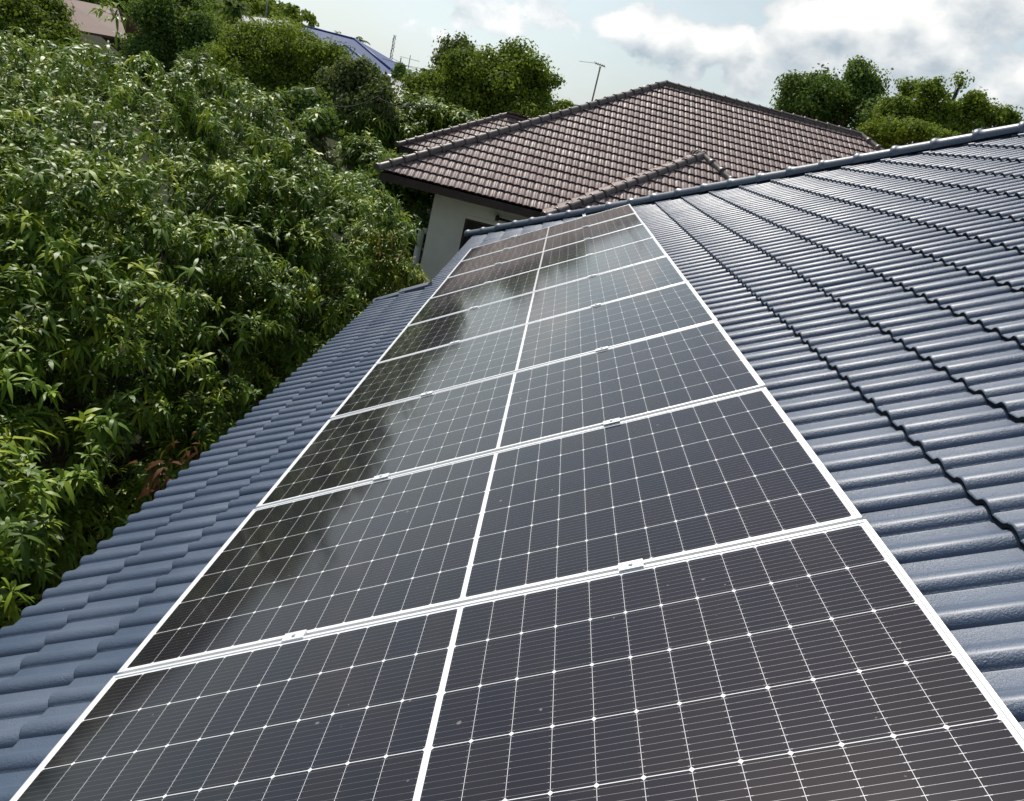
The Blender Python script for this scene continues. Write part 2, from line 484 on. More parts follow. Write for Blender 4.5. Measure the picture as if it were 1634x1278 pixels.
# fascia boards, soffit, walls
mb = MB()
def eave_board(u, v0, v1, dz=-.13):
    p = R2W((u, 0, ZT))
    mb.box((p[0]+.03, v0, p[2]-.22), (p[0]+.06, v1, p[2]-.012))
eave_board(-.94, VN, VLOW); eave_board(-.298, VLOW+.01, ye)
p = R2W((-.298, 0, ZT))
mb.box((p[0]+.06, ye-.06, p[2]-.22), (2*UR*CT-p[0]-.06, ye-.03, p[2]-.02))
pb = R2W((-.94, 0, ZT))
mb.box((pb[0]+.06, VLOW-.05, pb[2]-.2), (p[0]+.0, VLOW-.02, pb[2]-.0))
mb.build('fascia', M_FASCIA, house)
mb = MB()
mb.box((.45, VN+.6, -3.7), (2*UR*CT-.45, ye-.75, -.32))
mb.box((pb[0]+.5, VN+.6, -3.7), (.447, VLOW-.5, -.62))
mb.build('wall', M_WHITEWALL, house)
mb = MB()   # roof underside deck, keeps light from leaking below the tiles
def quad(mb, pts, th=.02):
    pts = [np.array(p, float) for p in pts]; n_ = len(pts)
    nrm = np.cross(pts[1]-pts[0], pts[2]-pts[0]); nrm /= np.linalg.norm(nrm)
    vs = pts+[p-nrm*th for p in pts]
    mb.add(vs, [tuple(range(n_)), tuple(range(n_, 2*n_))[::-1]]+[(i, i+n_, (i+1) % n_+n_, (i+1) % n_) for i in range(n_)])
zd = -.150
quad(mb, [R2W((-.29, VLOW-.1, zd)), R2W((UR-.02, VLOW-.1, zd)), R2W((UR-.02, hip_v(UR)-.05, zd)), R2W((-.29, hip_v(-.29)-.05, zd))])
quad(mb, [R2W((-.92, VN+.02, zd)), R2W((UR-.02, VN+.02, zd)), R2W((UR-.02, VLOW-.1, zd)), R2W((-.92, VLOW-.1, zd))])
mb.build('roof_deck', M_FASCIA, house)

# ------------------------------------------------------------------ solar panels
PANEL_LABELS = [
 'solar panel nearest the camera, largest, cut off by the lower edge of the photo',
 'second solar panel from the camera, dark cells, just beyond the cut-off nearest one',
 'third solar panel from the camera, where the dark glass begins to turn grey',
 'fourth solar panel from the camera, with a dark tree reflection at its eave end',
 'fifth solar panel from the camera, middle one of the row, mostly pale grey reflection',
 'sixth solar panel from the camera, level with the end of the lower eave strip',
 'third solar panel from the far end of the row, with a dark patch',
 'second solar panel from the far end, brownish eave half and pale upper half',
 'farthest solar panel, smallest in view, end of the row below the hip cap']
PL, PWD, PT = 2.278, 1.134, .035
Mroof = Matrix(((CT, 0, -ST, 0), (0, 1, 0, 0), (ST, 0, CT, 0), (0, 0, 0, 1)))
pan = bpy.data.objects.new('solar_panel', None); link(pan)
mb = MB()
LIP = .011
for (lo, hi) in (((0, 0, -PT), (PL, LIP, 0)), ((0, PWD-LIP, -PT), (PL, PWD, 0)), ((0, LIP, -PT), (LIP, PWD-LIP, 0)), ((PL-LIP, LIP, -PT), (PL, PWD-LIP, 0))):
    mb.box(lo, hi)
fo = mb.build('frame', M_ALU, pan, world=False)
bv = fo.modifiers.new('bevel', 'BEVEL'); bv.width = .0012; bv.segments = 2
mb = MB().box((LIP, LIP, -.009), (PL-LIP, PWD-LIP, -.003))
co = mb.build('cell_sheet', M_CELLS, pan, world=False)
mb = MB().box((LIP+.002, LIP+.002, -.013), (PL-LIP-.002, PWD-LIP-.002, -.0095))
bo = mb.build('backsheet', M_WHITE, pan, world=False)
def copy_tree(o, parent=None):
    c = o.copy(); SC.collection.objects.link(c)
    if parent is not None: c.parent = parent
    for ch in [k for k in bpy.data.objects if k.parent == o]:
        copy_tree(ch, c)
    return c
rngp = np.random.default_rng(12)
for k in range(9):
    o = pan if k == 0 else copy_tree(pan)
    j = rngp.normal(size=3)*np.array([.0025, .001, .0012])
    tilt = Matrix.Rotation(rngp.normal()*.0016, 4, 'X') @ Matrix.Rotation(rngp.normal()*.0010, 4, 'Y')
    o.matrix_world = Mroof @ Matrix.Translation((j[0], -1.154+k*1.154+.010+j[1], j[2])) @ tilt
    tag(o, PANEL_LABELS[k], 'solar panel', 'solar panels in one row on the blue roof')
# rails with their clamps
for ri, (ur, lab) in enumerate(((.61, 'white aluminium mounting rail under the eave halves of the panels'), (1.64, 'white aluminium mounting rail under the uphill halves of the panels'))):
    r = bpy.data.objects.new('mounting_rail', None); link(r)
    r.matrix_world = Mroof @ Matrix.Translation((ur, -1.2, -.08))
    tag(r, lab, 'rail', 'rails under the solar panels')
    vend = 10.0 if ri == 1 else 9.75
    mb = MB()
    L = vend+1.2
    for (lo, hi) in (((-.02, 0, .004), (-.012, L, .0425)), ((.012, 0, .004), (.02, L, .0425)), ((-.012, 0, .004), (.012, L, .008)), ((-.012, 0, .024), (.012, L, .028))):
        mb.box(lo, hi)
    mb.build('rail', M_ALU, r, world=False)
    cm = MB()
    cm.box((-.035, -.019, .0815), (.035, .019, .0850)); cm.box((-.035, -.008, .045), (-.031, .008, .0815)); cm.box((.031, -.008, .045), (.035, .008, .0815))
    cm.tube([(0, 0, .0850), (0, 0, .091)], .0065, 10, True, False)
    base = None
    for k in range(0, 10):
        if base is None:
            base = cm.build('clamp', M_ALU, r, world=False); q = base
        else:
            q = base.copy(); SC.collection.objects.link(q)
        q.location = (0, 1.2+(k-1)*1.154+(0.0 if 0 < k < 9 else (.004 if k == 0 else -.004)), 0)
    fm = MB(); fb = None
    fm.box((-.02, -.03, -.05), (.02, .03, -.045)); fm.box((.021, -.02, -.05), (.026, .02, .03))
    for k in range(8):
        if fb is None: fb = fm.build('roof_hook', M_STEEL, r, world=False); q = fb
        else: q = fb.copy(); SC.collection.objects.link(q)
        q.location = (0, .4+k*1.45, .004)

# ------------------------------------------------------------------ neighbouring house
E0 = np.array([-2.66265, 14.8, .15206]); PSI = .03902
EX = np.array([math.cos(PSI), math.sin(PSI), 0]); EY = np.array([-math.sin(PSI), math.cos(PSI), 0]); EZ = np.array([0, 0, 1.0])
TPN = .562; DN, LR = 5.96, 5.464
PN = math.atan(TPN)
nh = empty('neighbour_house', 'house with brown tiled hip roof and pale grey wall beyond the blue roof', 'house', (3, 20, -3.7))
def face(corner, ax, ay, width, D, name_seed, mats=(M_BROWN, M_BEDGE), expo=.315, length=None, simple=False):
    """tiled face: eave from corner along ax, rising along ay; trapezium with 45 degree hips"""
    c_, s_ = math.cos(PN), math.sin(PN)
    def fr(u, v, z): return corner+ax*v+ay*(u*c_-z*s_)+EZ*(u*s_+z*c_)
    SL = D/c_
    def vr(u):
        uu = min(max(u, 0), SL); return (uu*c_, width-uu*c_)
    nr = int(math.floor(SL/expo))
    fronts = [i*expo for i in range(nr+1)]
    # neighbours to the right of +v face the other way round: profile runs the same
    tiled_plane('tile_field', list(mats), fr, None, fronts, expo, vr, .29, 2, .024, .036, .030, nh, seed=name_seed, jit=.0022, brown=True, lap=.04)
W1 = 2*DN+LR
face(E0, EX, EY, W1, DN, 21)
def hip_roof(corner, D, L, depth_extra, seed, unit=.33, right=True, left=True, back=True):
    A_ = corner+(EX+EY)*D+EZ*D*TPN; B_ = A_+EX*L
    E2_ = corner+EX*(2*D+L)
    mb = MB()
    up = .035
    cap_run(mb, corner+EZ*up-(EX+EY)*.05, A_+EZ*up, .085, unit, seed=seed)
    if right: cap_run(mb, E2_+EZ*up, B_+EZ*up, .085, unit, seed=seed+1)
    if L > .1: cap_run(mb, A_+EZ*up, B_+EZ*up, .085, unit, seed=seed+2)
    if back:
        cap_run(mb, corner+EY*2*D+EZ*up, A_+EZ*up, .085, unit, seed=seed+3)
        cap_run(mb, E2_+EY*2*D+EZ*up, B_+EZ*up, .085, unit, seed=seed+4)
    mb.build('hip_cap', M_BCAP, nh)
hip_roof(E0, DN, LR, 0, 5)
# left, right and rear faces of the main roof
face(E0+EY*2*DN, -EY, EX, 2*DN, DN, 22)
face(E0+EX*W1, EY, -EX, 2*DN, DN, 23)
face(E0+EX*W1+EY*2*DN, -EX, -EY, W1, DN, 24)
# rear wing on the left
R0 = np.array([-3.90, 22.56, .15]); DR, LRR = 2.83, 3.2
face(R0, EX, EY, 2*DR+LRR, DR, 25)
face(R0+EY*2*DR, -EY, EX, 2*DR, DR, 26)
face(R0+EX*(2*DR+LRR)+EY*2*DR, -EX, -EY, 2*DR+LRR, DR, 28)
hip_roof(R0, DR, LRR, 0, 15, right=False)
# front wing with its small hip
PK = at(1121, 251, 17.0)
DWG = (PK[2]-E0[2])/TPN
WC = PK-(EX+EY)*DWG-EZ*DWG*TPN
face(WC, EX, EY, 2*DWG, DWG, 27)
c_, s_ = math.cos(PN), math.sin(PN)
mb = MB()
cap_run(mb, WC+EZ*.035, PK+EZ*.035, .085, .33, seed=31)
cap_run(mb, WC+EX*2*DWG+EZ*.035, PK+EZ*.035, .085, .33, seed=32)
yb = (PK[2]-E0[2])/TPN
cap_run(mb, PK+EZ*.035, PK+EY*(yb-(PK-E0)@EY)+EZ*.035, .085, .33, seed=33)
mb.build('hip_cap', M_BCAP, nh)
# wing side slopes
def side_slope(corner, ax, ay, length, D, seed):
    def fr(u, v, z): return corner+ax*v+ay*(u*c_-z*s_)+EZ*(u*s_+z*c_)
    def vr(u):
        uu = min(max(u, 0), D/c_); return (-length, -uu*c_) if False else (uu*c_, length+uu*c_)
    tiled_plane('tile_field', [M_BROWN, M_BEDGE], fr, None, [i*.315 for i in range(int(D/c_/.315)+1)], .315, vr, .29, 2, .024, .036, .030, nh, seed=seed, brown=True, lap=.04)
fl = (E0-WC)@EY
def side_left(seed):
    def fr(u, v, z): return WC+EY*v+EX*(u*c_-z*s_)+EZ*(u*s_+z*c_)
    def vr(u):
        uu = min(max(u, 0), DWG/c_); return (uu*c_, fl+uu*c_)
    tiled_plane('tile_field', [M_BROWN, M_BEDGE], fr, None, [i*.315 for i in range(int(DWG/c_/.315)+1)], .315, vr, .29, 2, .024, .036, .030, nh, seed=seed, brown=True, lap=.04)
def side_right(seed):
    c0 = WC+EX*2*DWG
    def fr(u, v, z): return c0+EY*v-EX*(u*c_-z*s_)+EZ*(u*s_+z*c_)
    def vr(u):
        uu = min(max(u, 0), DWG/c_); return (uu*c_, fl+uu*c_)
    tiled_plane('tile_field', [M_BROWN, M_BEDGE], fr, None, [i*.315 for i in range(int(DWG/c_/.315)+1)], .315, vr, .29, 2, .024, .036, .030, nh, seed=seed, brown=True, lap=.04)
side_left(41); side_right(42)
# fascia, soffit
def NW(a, b, z): return E0+EX*a+EY*b+EZ*z
def nbox(mb, lo, hi): mb.box(lo, hi, M=lambda p: NW(*p))
mb = MB()
nbox(mb, (.02, .03, -.19), (W1-.02, .06, -.022)); nbox(mb, (.03, .06, -.19), (.06, 2*DN-.02, -.022))
nbox(mb, (W1-.06, .06, -.25), (W1-.03, 2*DN-.02, -.022)); nbox(mb, (.06, .06, -.185), (W1-.06, 1.1, -.17))
nbox(mb, (.06, 1.1, -.185), (1.1, 2*DN-.06, -.17))
wl = (WC-E0)@EX; wf = (WC-E0)@EY
nbox(mb, (wl+.03, wf+.03, -.25), (wl+2*DWG-.03, wf+.06, -.022)); nbox(mb, (wl+.03, wf+.06, -.25), (wl+.06, .02, -.022))
nbox(mb, (wl+2*DWG-.06, wf+.06, -.25), (wl+2*DWG-.03, .02, -.022))
rl = (R0-E0)@EX; rf = (R0-E0)@EY
nbox(mb, (rl+.03, rf+.03, -.25), (-.0, rf+.06, -.022)); nbox(mb, (rl+.03, rf+.06, -.25), (rl+.06, rf+2*DR, -.022))
mb.build('fascia', M_FASCIA, nh)
mb = MB()
# front wall with a window opening
ww0, ww1, wz0, wz1 = 1.87, 3.3, -2.2, -.66
nbox(mb, (1.1, 1.1, -3.85), (ww0, 1.25, -.2)); nbox(mb, (ww1, 1.1, -3.85), (W1-1.1, 1.25, -.2))
nbox(mb, (ww0, 1.1, wz1), (ww1, 1.25, -.2)); nbox(mb, (ww0, 1.1, -3.85), (ww1, 1.25, wz0))
nbox(mb, (1.1, 1.25, -3.85), (1.25, 2*DN-1.1, -.2)); nbox(mb, (W1-1.25, 1.25, -3.85), (W1-1.1, 2*DN-1.1, -.2))
nbox(mb, (1.25, 2*DN-1.25, -3.85), (W1-1.25, 2*DN-1.1, -.2))
nbox(mb, (wl+.8, wf+.9, -3.85), (wl+2*DWG-.8, 1.09, -.2))
nbox(mb, (1.3, 2*DN-1.0, -3.85), (rl+2*DR+LRR, rf+2*DR-.9, -.2))
mb.build('wall', M_WALL, nh)
win = MB()
nbox(win, (ww0+.05, 1.185, wz0+.05), (ww1-.05, 1.195, wz1-.05))
wn_ = win.build('window', M_DARK, nh)
win = MB()
for (a, b, c, d) in ((ww0, ww0+.05, wz0, wz1), (ww1-.05, ww1, wz0, wz1), (ww0+.05, ww1-.05, wz1-.05, wz1), (ww0+.05, ww1-.05, wz0, wz0+.05), (ww0+.69, ww0+.74, wz0+.05, wz1-.05)):
    nbox(win, (a, 1.15, c), (b, 1.235, d))
wf_ = win.build('window_frame', M_FASCIA, wn_, world=False)
win = MB()
nbox(win, (ww0-.09, 1.075, wz1), (ww1+.09, 1.099, wz1+.08)); nbox(win, (ww0-.09, 1.075, wz0-.1), (ww0-.0, 1.099, wz1)); nbox(win, (ww0-.09, 1.03, wz0-.18), (ww1+.09, 1.099, wz0-.1))
win.build('window_surround', M_WALL, nh)
mb = MB()   # short brown bracket rail under the eave
mb.tube([NW(2.52, .92, -.47), NW(3.6, .92, -.50)], .028, 8); mb.tube([NW(2.56, .92, -.47), NW(2.56, 1.1, -.44)], .03, 8); mb.tube([NW(2.52, .90, -.47), NW(2.6, .90, -.47)], .06, 10)
mb.build('awning_rail', M_FASCIA, nh)
mb = MB()
mb.tube([NW(.93, 1.5, -1.6), NW(.93, 1.5, -1.27), NW(.98, 1.5, -1.22), NW(1.09, 1.5, -1.22)], .075, 10); mb.tube([NW(.93, 1.5, -3.8), NW(.93, 1.5, -1.6)], .075, 10)
mb.build('down_pipe', M_WHITEWALL, nh)

# television antenna
tv = empty('television_antenna', 'thin leaning television antenna on a mast behind the brown ridge', 'antenna', at(941, 178, 21.5))
mb = MB(); a0 = at(939, 185, 21.5); a1 = at(958, 106, 21.5)
mb.tube([a0, a1], .022, 8); mb.build('mast', M_RUST, tv)
mb = MB()
bm0, bm1 = at(950, 100.5, 21.6), at(965, 106, 21.4)
mb.tube([bm0, bm1], .016, 6)
for t in np.linspace(0, 1, 6):
    c = bm0+(bm1-bm0)*t; mb.tube([c-np.array([.03, .42, 0]), c+np.array([.03, .42, 0])], .007, 5)
mb.tube([at(924, 97.5, 21.6), at(951, 100.8, 21.6)], .006, 5)
mb.build('aerial', M_RUST, tv)

# ------------------------------------------------------------------ foliage
def leaf_material(name, cols, rough=.42, trans=.28, spec=.5):
    mt = bpy.data.materials.new(name); mt.use_nodes = True
    g = NT(mt.node_tree)
    p = g.n['Principled BSDF']; out = g.n['Material Output']
    a = g.node('ShaderNodeAttribute', attribute_name='tint').outputs['Fac']
    cr = g.node('ShaderNodeValToRGB')
    g.l.new(a, cr.inputs[0])
    el = cr.color_ramp.elements
    el[0].position = 0; el[0].color = (*cols[0], 1); el[1].position = 1; el[1].color = (*cols[-1], 1)
    for i in range(1, len(cols)-1):
        e = el.new(i/(len(cols)-1)); e.color = (*cols[i], 1)
    g.l.new(cr.outputs[0], p.inputs['Base Color'])
    p.inputs['Roughness'].default_value = rough
    p.inputs['Specular IOR Level'].default_value = spec
    tr = g.node('ShaderNodeBsdfTranslucent')
    tcol = g.mix(.5, cr.outputs[0], (.22, .30, .03))
    g.put(tr.inputs[0], tcol)
    mx = g.node('ShaderNodeMixShader'); mx.inputs[0].default_value = trans
    g.l.new(p.outputs[0], mx.inputs[1]); g.l.new(tr.outputs[0], mx.inputs[2])
    g.l.new(mx.outputs[0], out.inputs[0])
    return mt
M_MANGO = leaf_material('mango_leaves', [(.030, .062, .008), (.092, .165, .016), (.185, .280, .028), (.30, .36, .03)], .44, .20, .20)
M_MANGO2 = leaf_material('yellow_mango_leaves', [(.05, .09, .010), (.13, .19, .014), (.25, .31, .02), (.34, .28, .06)], .48, .34, .22)
M_OLIVE = leaf_material('olive_leaves', [(.045, .075, .012), (.095, .150, .018), (.180, .245, .028), (.26, .30, .035)], .6, .42, .10)
M_DEEP = leaf_material('deep_green_leaves', [(.028, .062, .016), (.062, .120, .026), (.120, .195, .042), (.19, .25, .05)], .6, .40, .10)
M_LIME = leaf_material('lime_leaves', [(.05, .085, .012), (.09, .14, .02), (.14, .20, .03), (.2, .24, .04)], .5, .3)
M_DULL = leaf_material('dull_leaves', [(.042, .062, .022), (.080, .11, .036), (.135, .165, .055), (.17, .18, .09)], .6, .34, .10)
M_RED = leaf_material('young_red_leaves', [(.05, .016, .008), (.08, .028, .012), (.10, .045, .02)], .6, .15, .1)

def norm(a): return a/(np.linalg.norm(a, axis=-1, keepdims=True)+1e-9)
def leaves_object(name, P, Dv, L, Wd, droop, tint, mat, parent, rng, fine=True, side=None):
    """P base points, Dv directions, each leaf its own little bent blade"""
    n = len(P)
    Z = np.array([0, 0, 1.0])
    S = norm(np.cross(Dv, Z)+rng.normal(size=(n, 3))*.25) if side is None else side
    L = L[:, None]; Wd = Wd[:, None]; dr = droop[:, None]
    if fine:
        p0 = P; p1 = P+Dv*L*.35-Z*dr*L*.05; p2 = P+Dv*L*.7-Z*dr*L*.20; p3 = P+Dv*L-Z*dr*L*.46
        fold = np.cross(S, Dv)*Wd*.25
        V = np.stack([p0, p1-S*Wd+fold, p1+S*Wd+fold, p2-S*Wd*.8+fold, p2+S*Wd*.8+fold, p3], 1).reshape(-1, 3)
        loops = (np.array([0, 2, 1, 1, 2, 4, 3, 3, 4, 5])[None]+np.arange(n)[:, None]*6).ravel()
        tot = np.tile([3, 4, 3], n); nv = 6
    else:
        p1 = P+Dv*L*.45; p3 = P+Dv*L-Z*dr*L*.3
        V = np.stack([P, p1-S*Wd, p3, p1+S*Wd], 1).reshape(-1, 3)
        loops = (np.array([0, 3, 2, 1])[None]+np.arange(n)[:, None]*4).ravel()
        tot = np.full(n, 4); nv = 4
    me = bpy.data.meshes.new(name)
    me.vertices.add(len(V)); me.vertices.foreach_set('co', V.ravel().astype(np.float32))
    me.loops.add(len(loops)); me.loops.foreach_set('vertex_index', loops.astype(np.int32))
    me.polygons.add(len(tot)); st = np.concatenate([[0], np.cumsum(tot)[:-1]])
    me.polygons.foreach_set('loop_start', st.astype(np.int32))
    me.materials.append(mat)
    a = me.attributes.new('tint', 'FLOAT', 'POINT'); a.data.foreach_set('value', np.repeat(tint, nv).astype(np.float32))
    me.update(calc_edges=True)
    o = bpy.data.objects.new(name, me)
    link(o, parent)
    if parent is not None: o.matrix_parent_inverse = parent.matrix_world.inverted()
    return o

def crown_points(lobes, n, rng, clump_r, per, shell=.30, inner=.15, zcut=-.75, pn=2.0):
    """points gathered in clumps through the outer part of the lobes, with their outward directions"""
    lobes = [(np.array(c, float), np.array(r, float)) for c, r in lobes]
    area = np.array([r[0]*r[1]+r[1]*r[2]+r[0]*r[2] for c, r in lobes]); pr = area/area.sum()
    pts, dirs, w_ = [], [], []
    ncl = max(1, n//per)
    tries = 0
    while len(pts) < ncl and tries < ncl*20:
        tries += 1
        i = rng.choice(len(lobes), p=pr); c, r = lobes[i]
        d = norm(rng.normal(size=3))
        if d[2] < zcut: continue
        inn = rng.random() < inner
        rr = (1-shell*rng.random()**1.6)*(rng.uniform(1.02, 1.22) if rng.random() < .13 else 1.0) if not inn else rng.uniform(.35, .75)
        q_ = d/(np.sum(np.abs(d)**pn)**(1/pn)) if pn != 2.0 else d
        p = c+q_*r*rr
        deep = False
        for j, (c2, r2) in enumerate(lobes):
            if j != i and np.linalg.norm((p-c2)/r2) < .72: deep = True
        if deep and not inn: continue
        pts.append(p); dirs.append(norm(d/r*np.mean(r)))
    pts = np.array(pts); dirs = np.array(dirs)
    k = len(pts)
    cr = clump_r*rng.uniform(.6, 1.3, size=(k, 1, 1))
    off = rng.normal(size=(k, per, 3)); off = norm(off)*rng.random((k, per, 1))**.45*cr*np.array([1, 1, .75])
    P = (pts[:, None]+off).reshape(-1, 3)
    Dd = norm(dirs[:, None]*.45+norm(off)*1.0+np.array([0, 0, .25])).reshape(-1, 3)
    ct = np.repeat(rng.random(k), per)
    return P, Dd, ct

def trunk(parent, base, lobes, r0, rng, mat=M_BARK):
    mb = MB()
    base = np.array(base, float)
    ctr = np.mean([np.array(c) for c, r in lobes], 0)
    fork = base+(ctr-base)*np.array([.35, .35, .5])
    pts = [base, base+(fork-base)*.35+rng.normal(size=3)*r0*.3, base+(fork-base)*.7+rng.normal(size=3)*r0*.3, fork]
    mb.tube(pts, [r0*1.25, r0, r0*.9, r0*.8], 10)
    for c, r in lobes:
        c = np.array(c, float); r = np.array(r, float)
        for q in range(3):
            e = c+norm(rng.normal(size=3)+np.array([0, 0, .4]))*r*.62
            mid = fork+(c-fork)*.55+rng.normal(size=3)*r0*.8
            mb.tube([fork, mid, c+(e-c)*.3, e], [r0*.6, r0*.38, r0*.22, r0*.06], 6)
            for w_ in range(3):
                e2 = e+norm(rng.normal(size=3)+np.array([0, 0, .2]))*np.mean(r)*.3
                s = mid+(e-mid)*rng.uniform(.4, .9)
                mb.tube([s, (s+e2)/2+rng.normal(size=3)*.05, e2], [r0*.14, r0*.09, r0*.03], 5)
    return mb.build('trunk', mat, parent)

def mango(name, label, lobes, n_ros, seed, mat, group=None, base=None, leafL=.20, per_ros=13, clump=.38, cat='tree', inner=.2, shrink=0.0, bumps=8, pn=2.0):
    rng = np.random.default_rng(seed)
    lobes = [(np.array(c), np.maximum(np.array(r)-shrink, np.array(r)*.3)) for c, r in lobes]
    main_lobes = lobes; lobes = []
    for c, r in main_lobes:
        lobes.append((c, r*.93))
        for q in range(bumps):
            d = norm(rng.normal(size=3)+np.array([.1, -.2, .35])); f = rng.uniform(.20, .36)
            lobes.append((c+d*r*(1.0-f*.75), r*f*rng.uniform(.85, 1.1, size=3)))
    ctr = np.mean([np.array(c) for c, r in lobes], 0)
    if base is None: base = (ctr[0], ctr[1], ground_z(ctr[0], ctr[1]))
    root = empty(name, label, cat, base, group)
    P, Dd, ct = crown_points(lobes, n_ros, rng, clump, 5, inner=inner, zcut=-.8, pn=pn)
    n = len(P)
    Dd = norm(Dd+np.array([0, 0, .45])+rng.normal(size=(n, 3))*.25)
    m_ = per_ros
    A = norm(np.cross(Dd, rng.normal(size=(n, 3)))); Bv = np.cross(Dd, A)
    ph = (np.arange(m_)[None]*2.4+rng.random((n, 1))*6.3)
    el = rng.uniform(-.25, .70, size=(n, m_))
    LD = (A[:, None]*np.cos(ph)[..., None]+Bv[:, None]*np.sin(ph)[..., None])*np.cos(el)[..., None]+Dd[:, None]*np.sin(el)[..., None]
    LD = norm(LD).reshape(-1, 3)
    sz = rng.uniform(.75, 1.25, size=(n, 1))
    L = (leafL*sz*rng.uniform(.7, 1.15, size=(n, m_))).ravel()
    Wd = L*rng.uniform(.10, .145, size=L.shape)
    PP = (P[:, None]-Dd[:, None]*rng.uniform(0, .10, size=(n, m_, 1))*leafL/.2).reshape(-1, 3)
    droop = rng.uniform(.3, 1.25, size=L.shape)
    fresh = (rng.random(n) < .24)*.45
    t = np.clip(np.repeat(ct*.45+fresh+rng.random(n)*.25, m_)+rng.normal(size=L.shape)*.08, 0, 1)
    leaves_object('crown', PP, LD, L, Wd, droop, t, mat, root, rng)
    trunk(root, base, main_lobes, .22, rng)
    return root

def tree(name, label, lobes, n, seed, mat, leaf=.22, clump=.7, per=40, group=None, base=None, r0=.2, cat='tree', shell=.35, inner=.12, spread=.9):
    rng = np.random.default_rng(seed)
    lobes = [(np.array(c), np.maximum(np.array(r)-clump*.55-leaf*.3, np.array(r)*.3)) for c, r in lobes]
    sub = []
    for c, r in lobes:
        sub.append((c, r*.76))
        for q in range(14):
            d = norm(rng.normal(size=3)+np.array([0, -.3, .35])); f = rng.uniform(.18, .46)
            sub.append((c+d*r*(1.16-f*.5)*rng.uniform(.88, 1.06), r*f*rng.uniform(.7, 1, size=3)))
    trunk_lobes = lobes; lobes = sub
    ctr = np.mean([np.array(c) for c, r in lobes], 0)
    if base is None: base = (ctr[0], ctr[1], ground_z(ctr[0], ctr[1]))
    root = empty(name, label, cat, base, group)
    P, Dd, ct = crown_points(lobes, int(n*2.5), rng, clump*.8, int(per*2.0), shell=shell, inner=inner)
    k = len(P)
    N_ = norm(Dd+rng.normal(size=(k, 3))*.42); LD = norm(np.cross(N_, rng.normal(size=(k, 3)))); SD = np.cross(N_, LD)
    L = leaf*.47*rng.uniform(.6, 1.35, size=k); Wd = L*rng.uniform(.30, .45, size=k)
    t = np.clip(ct*.6+rng.random(k)*.4, 0, 1)
    leaves_object('crown', P, LD, L, Wd, rng.uniform(0, .3, size=k), t, mat, root, rng, fine=False, side=SD)
    trunk(root, base, trunk_lobes, r0, rng)
    return root
def lb(px, py, Y, rx, rz, ry=None):
    """a crown lobe by where it stands: radii in photo pixels turned into metres at its depth"""
    c = at(px, py, Y); s = np.linalg.norm(c-CAM)/FPX
    return (c, (rx*s, (ry if ry else (rx+rz)/2)*s, rz*s))

# the big mango tree beside the eave
mango('mango_tree', 'huge glossy mango tree filling the left side beside the blue roof eave',
      [((-4.9, 9.4, -1.2), (2.7, 2.8, 2.85)), ((-2.6, 10.4, -1.35), (1.8, 2.3, 2.0)), ((-3.45, 6.5, -1.6), (1.95, 2.8, 2.25)),
       ((-3.5, 3.0, -1.9), (1.85, 2.8, 2.15)), ((-5.9, 6.2, -1.25), (2.4, 3.0, 2.0)), ((-2.7, 8.4, -1.9), (1.35, 2.0, 1.9)), ((-7.6, 9.5, -1.6), (2.2, 2.5, 2.2)), ((-3.5, .3, -3.1), (1.4, 1.6, 1.3))],
      27000, 101, M_MANGO, base=(-4.4, 6.8, -3.7), leafL=.138, clump=.24, inner=.30, per_ros=10, bumps=8, pn=2.8)
mango('mango_tree', 'small yellow green mango tree at the foot of the grey wall by the eave notch',
      [((-1.75, 11.6, -1.55), (.95, 1.1, 1.35)), ((-1.15, 12.2, -2.1), (.7, .9, .9))],
      520, 103, M_MANGO2, base=(-1.7, 12.0, -3.7), leafL=.17)

mt_ = [o for o in bpy.data.objects if o.name == 'mango_tree'][0]
rr_ = np.random.default_rng(77)
for (px, py, Y, n_) in ((258, 762, 2.6, 42), (300, 716, 3.1, 18)):
    c_0 = at(px, py, Y); P_ = c_0+rr_.normal(size=(n_, 3))*.055
    L_ = rr_.uniform(.07, .14, size=n_)
    leaves_object('dead_leaves', P_, norm(rr_.normal(size=(n_, 3))+np.array([0, 0, -.7])), L_, L_*.14, np.full(n_, 1.2), rr_.random(n_), M_RED, mt_, rr_)
# other trees
tree('leafy_tree', 'shaded dark tree in the gap left of the grey wall under the brown eave', [lb(640, 300, 19, 60, 60), lb(628, 292, 20, 45, 34), lb(560, 315, 19, 60, 50), lb(655, 380, 18, 40, 60)], 9000, 140, M_DEEP, .24, .5, 30, r0=.2)
tree('leafy_tree', 'dark tree mass behind the top of the huge mango crown', [lb(440, 215, 19, 70, 45), lb(340, 195, 20, 70, 45), lb(500, 275, 19, 50, 45), lb(240, 180, 20, 60, 45)], 12000, 141, M_DULL, .22, .5, 30, r0=.2)
mango('mango_tree', 'bushy bright green mango tree between the round tree and the brown roof corner',
      [lb(590, 205, 27, 70, 46), lb(690, 185, 29, 88, 36), lb(640, 215, 28, 70, 50), lb(740, 200, 29, 50, 30), lb(578, 245, 24, 52, 44), lb(612, 262, 23.5, 30, 36)], 3600, 105, M_MANGO, leafL=.26, clump=.6, per_ros=9, shrink=.6)
tree('leafy_tree', 'big round dense tree with dark left of the antenna', [lb(760, 138, 42, 75, 58), lb(838, 132, 43, 58, 54), lb(700, 160, 41, 62, 45), lb(800, 170, 42, 95, 50)],
     30000, 111, M_OLIVE, .34, .95, 60, r0=.35)
tree('leafy_tree', 'narrow grey green tree top rising behind the big round tree', [lb(722, 95, 50, 34, 40), lb(745, 110, 50, 30, 35)], 6000, 112, M_DULL, .35, .8, 40)
tree('leafy_tree', 'tiny distant bush showing left of the brown hip behind the antenna', [lb(908, 176, 60, 26, 12), lb(890, 182, 60, 20, 12)], 1500, 113, M_OLIVE, .4, .8, 30)
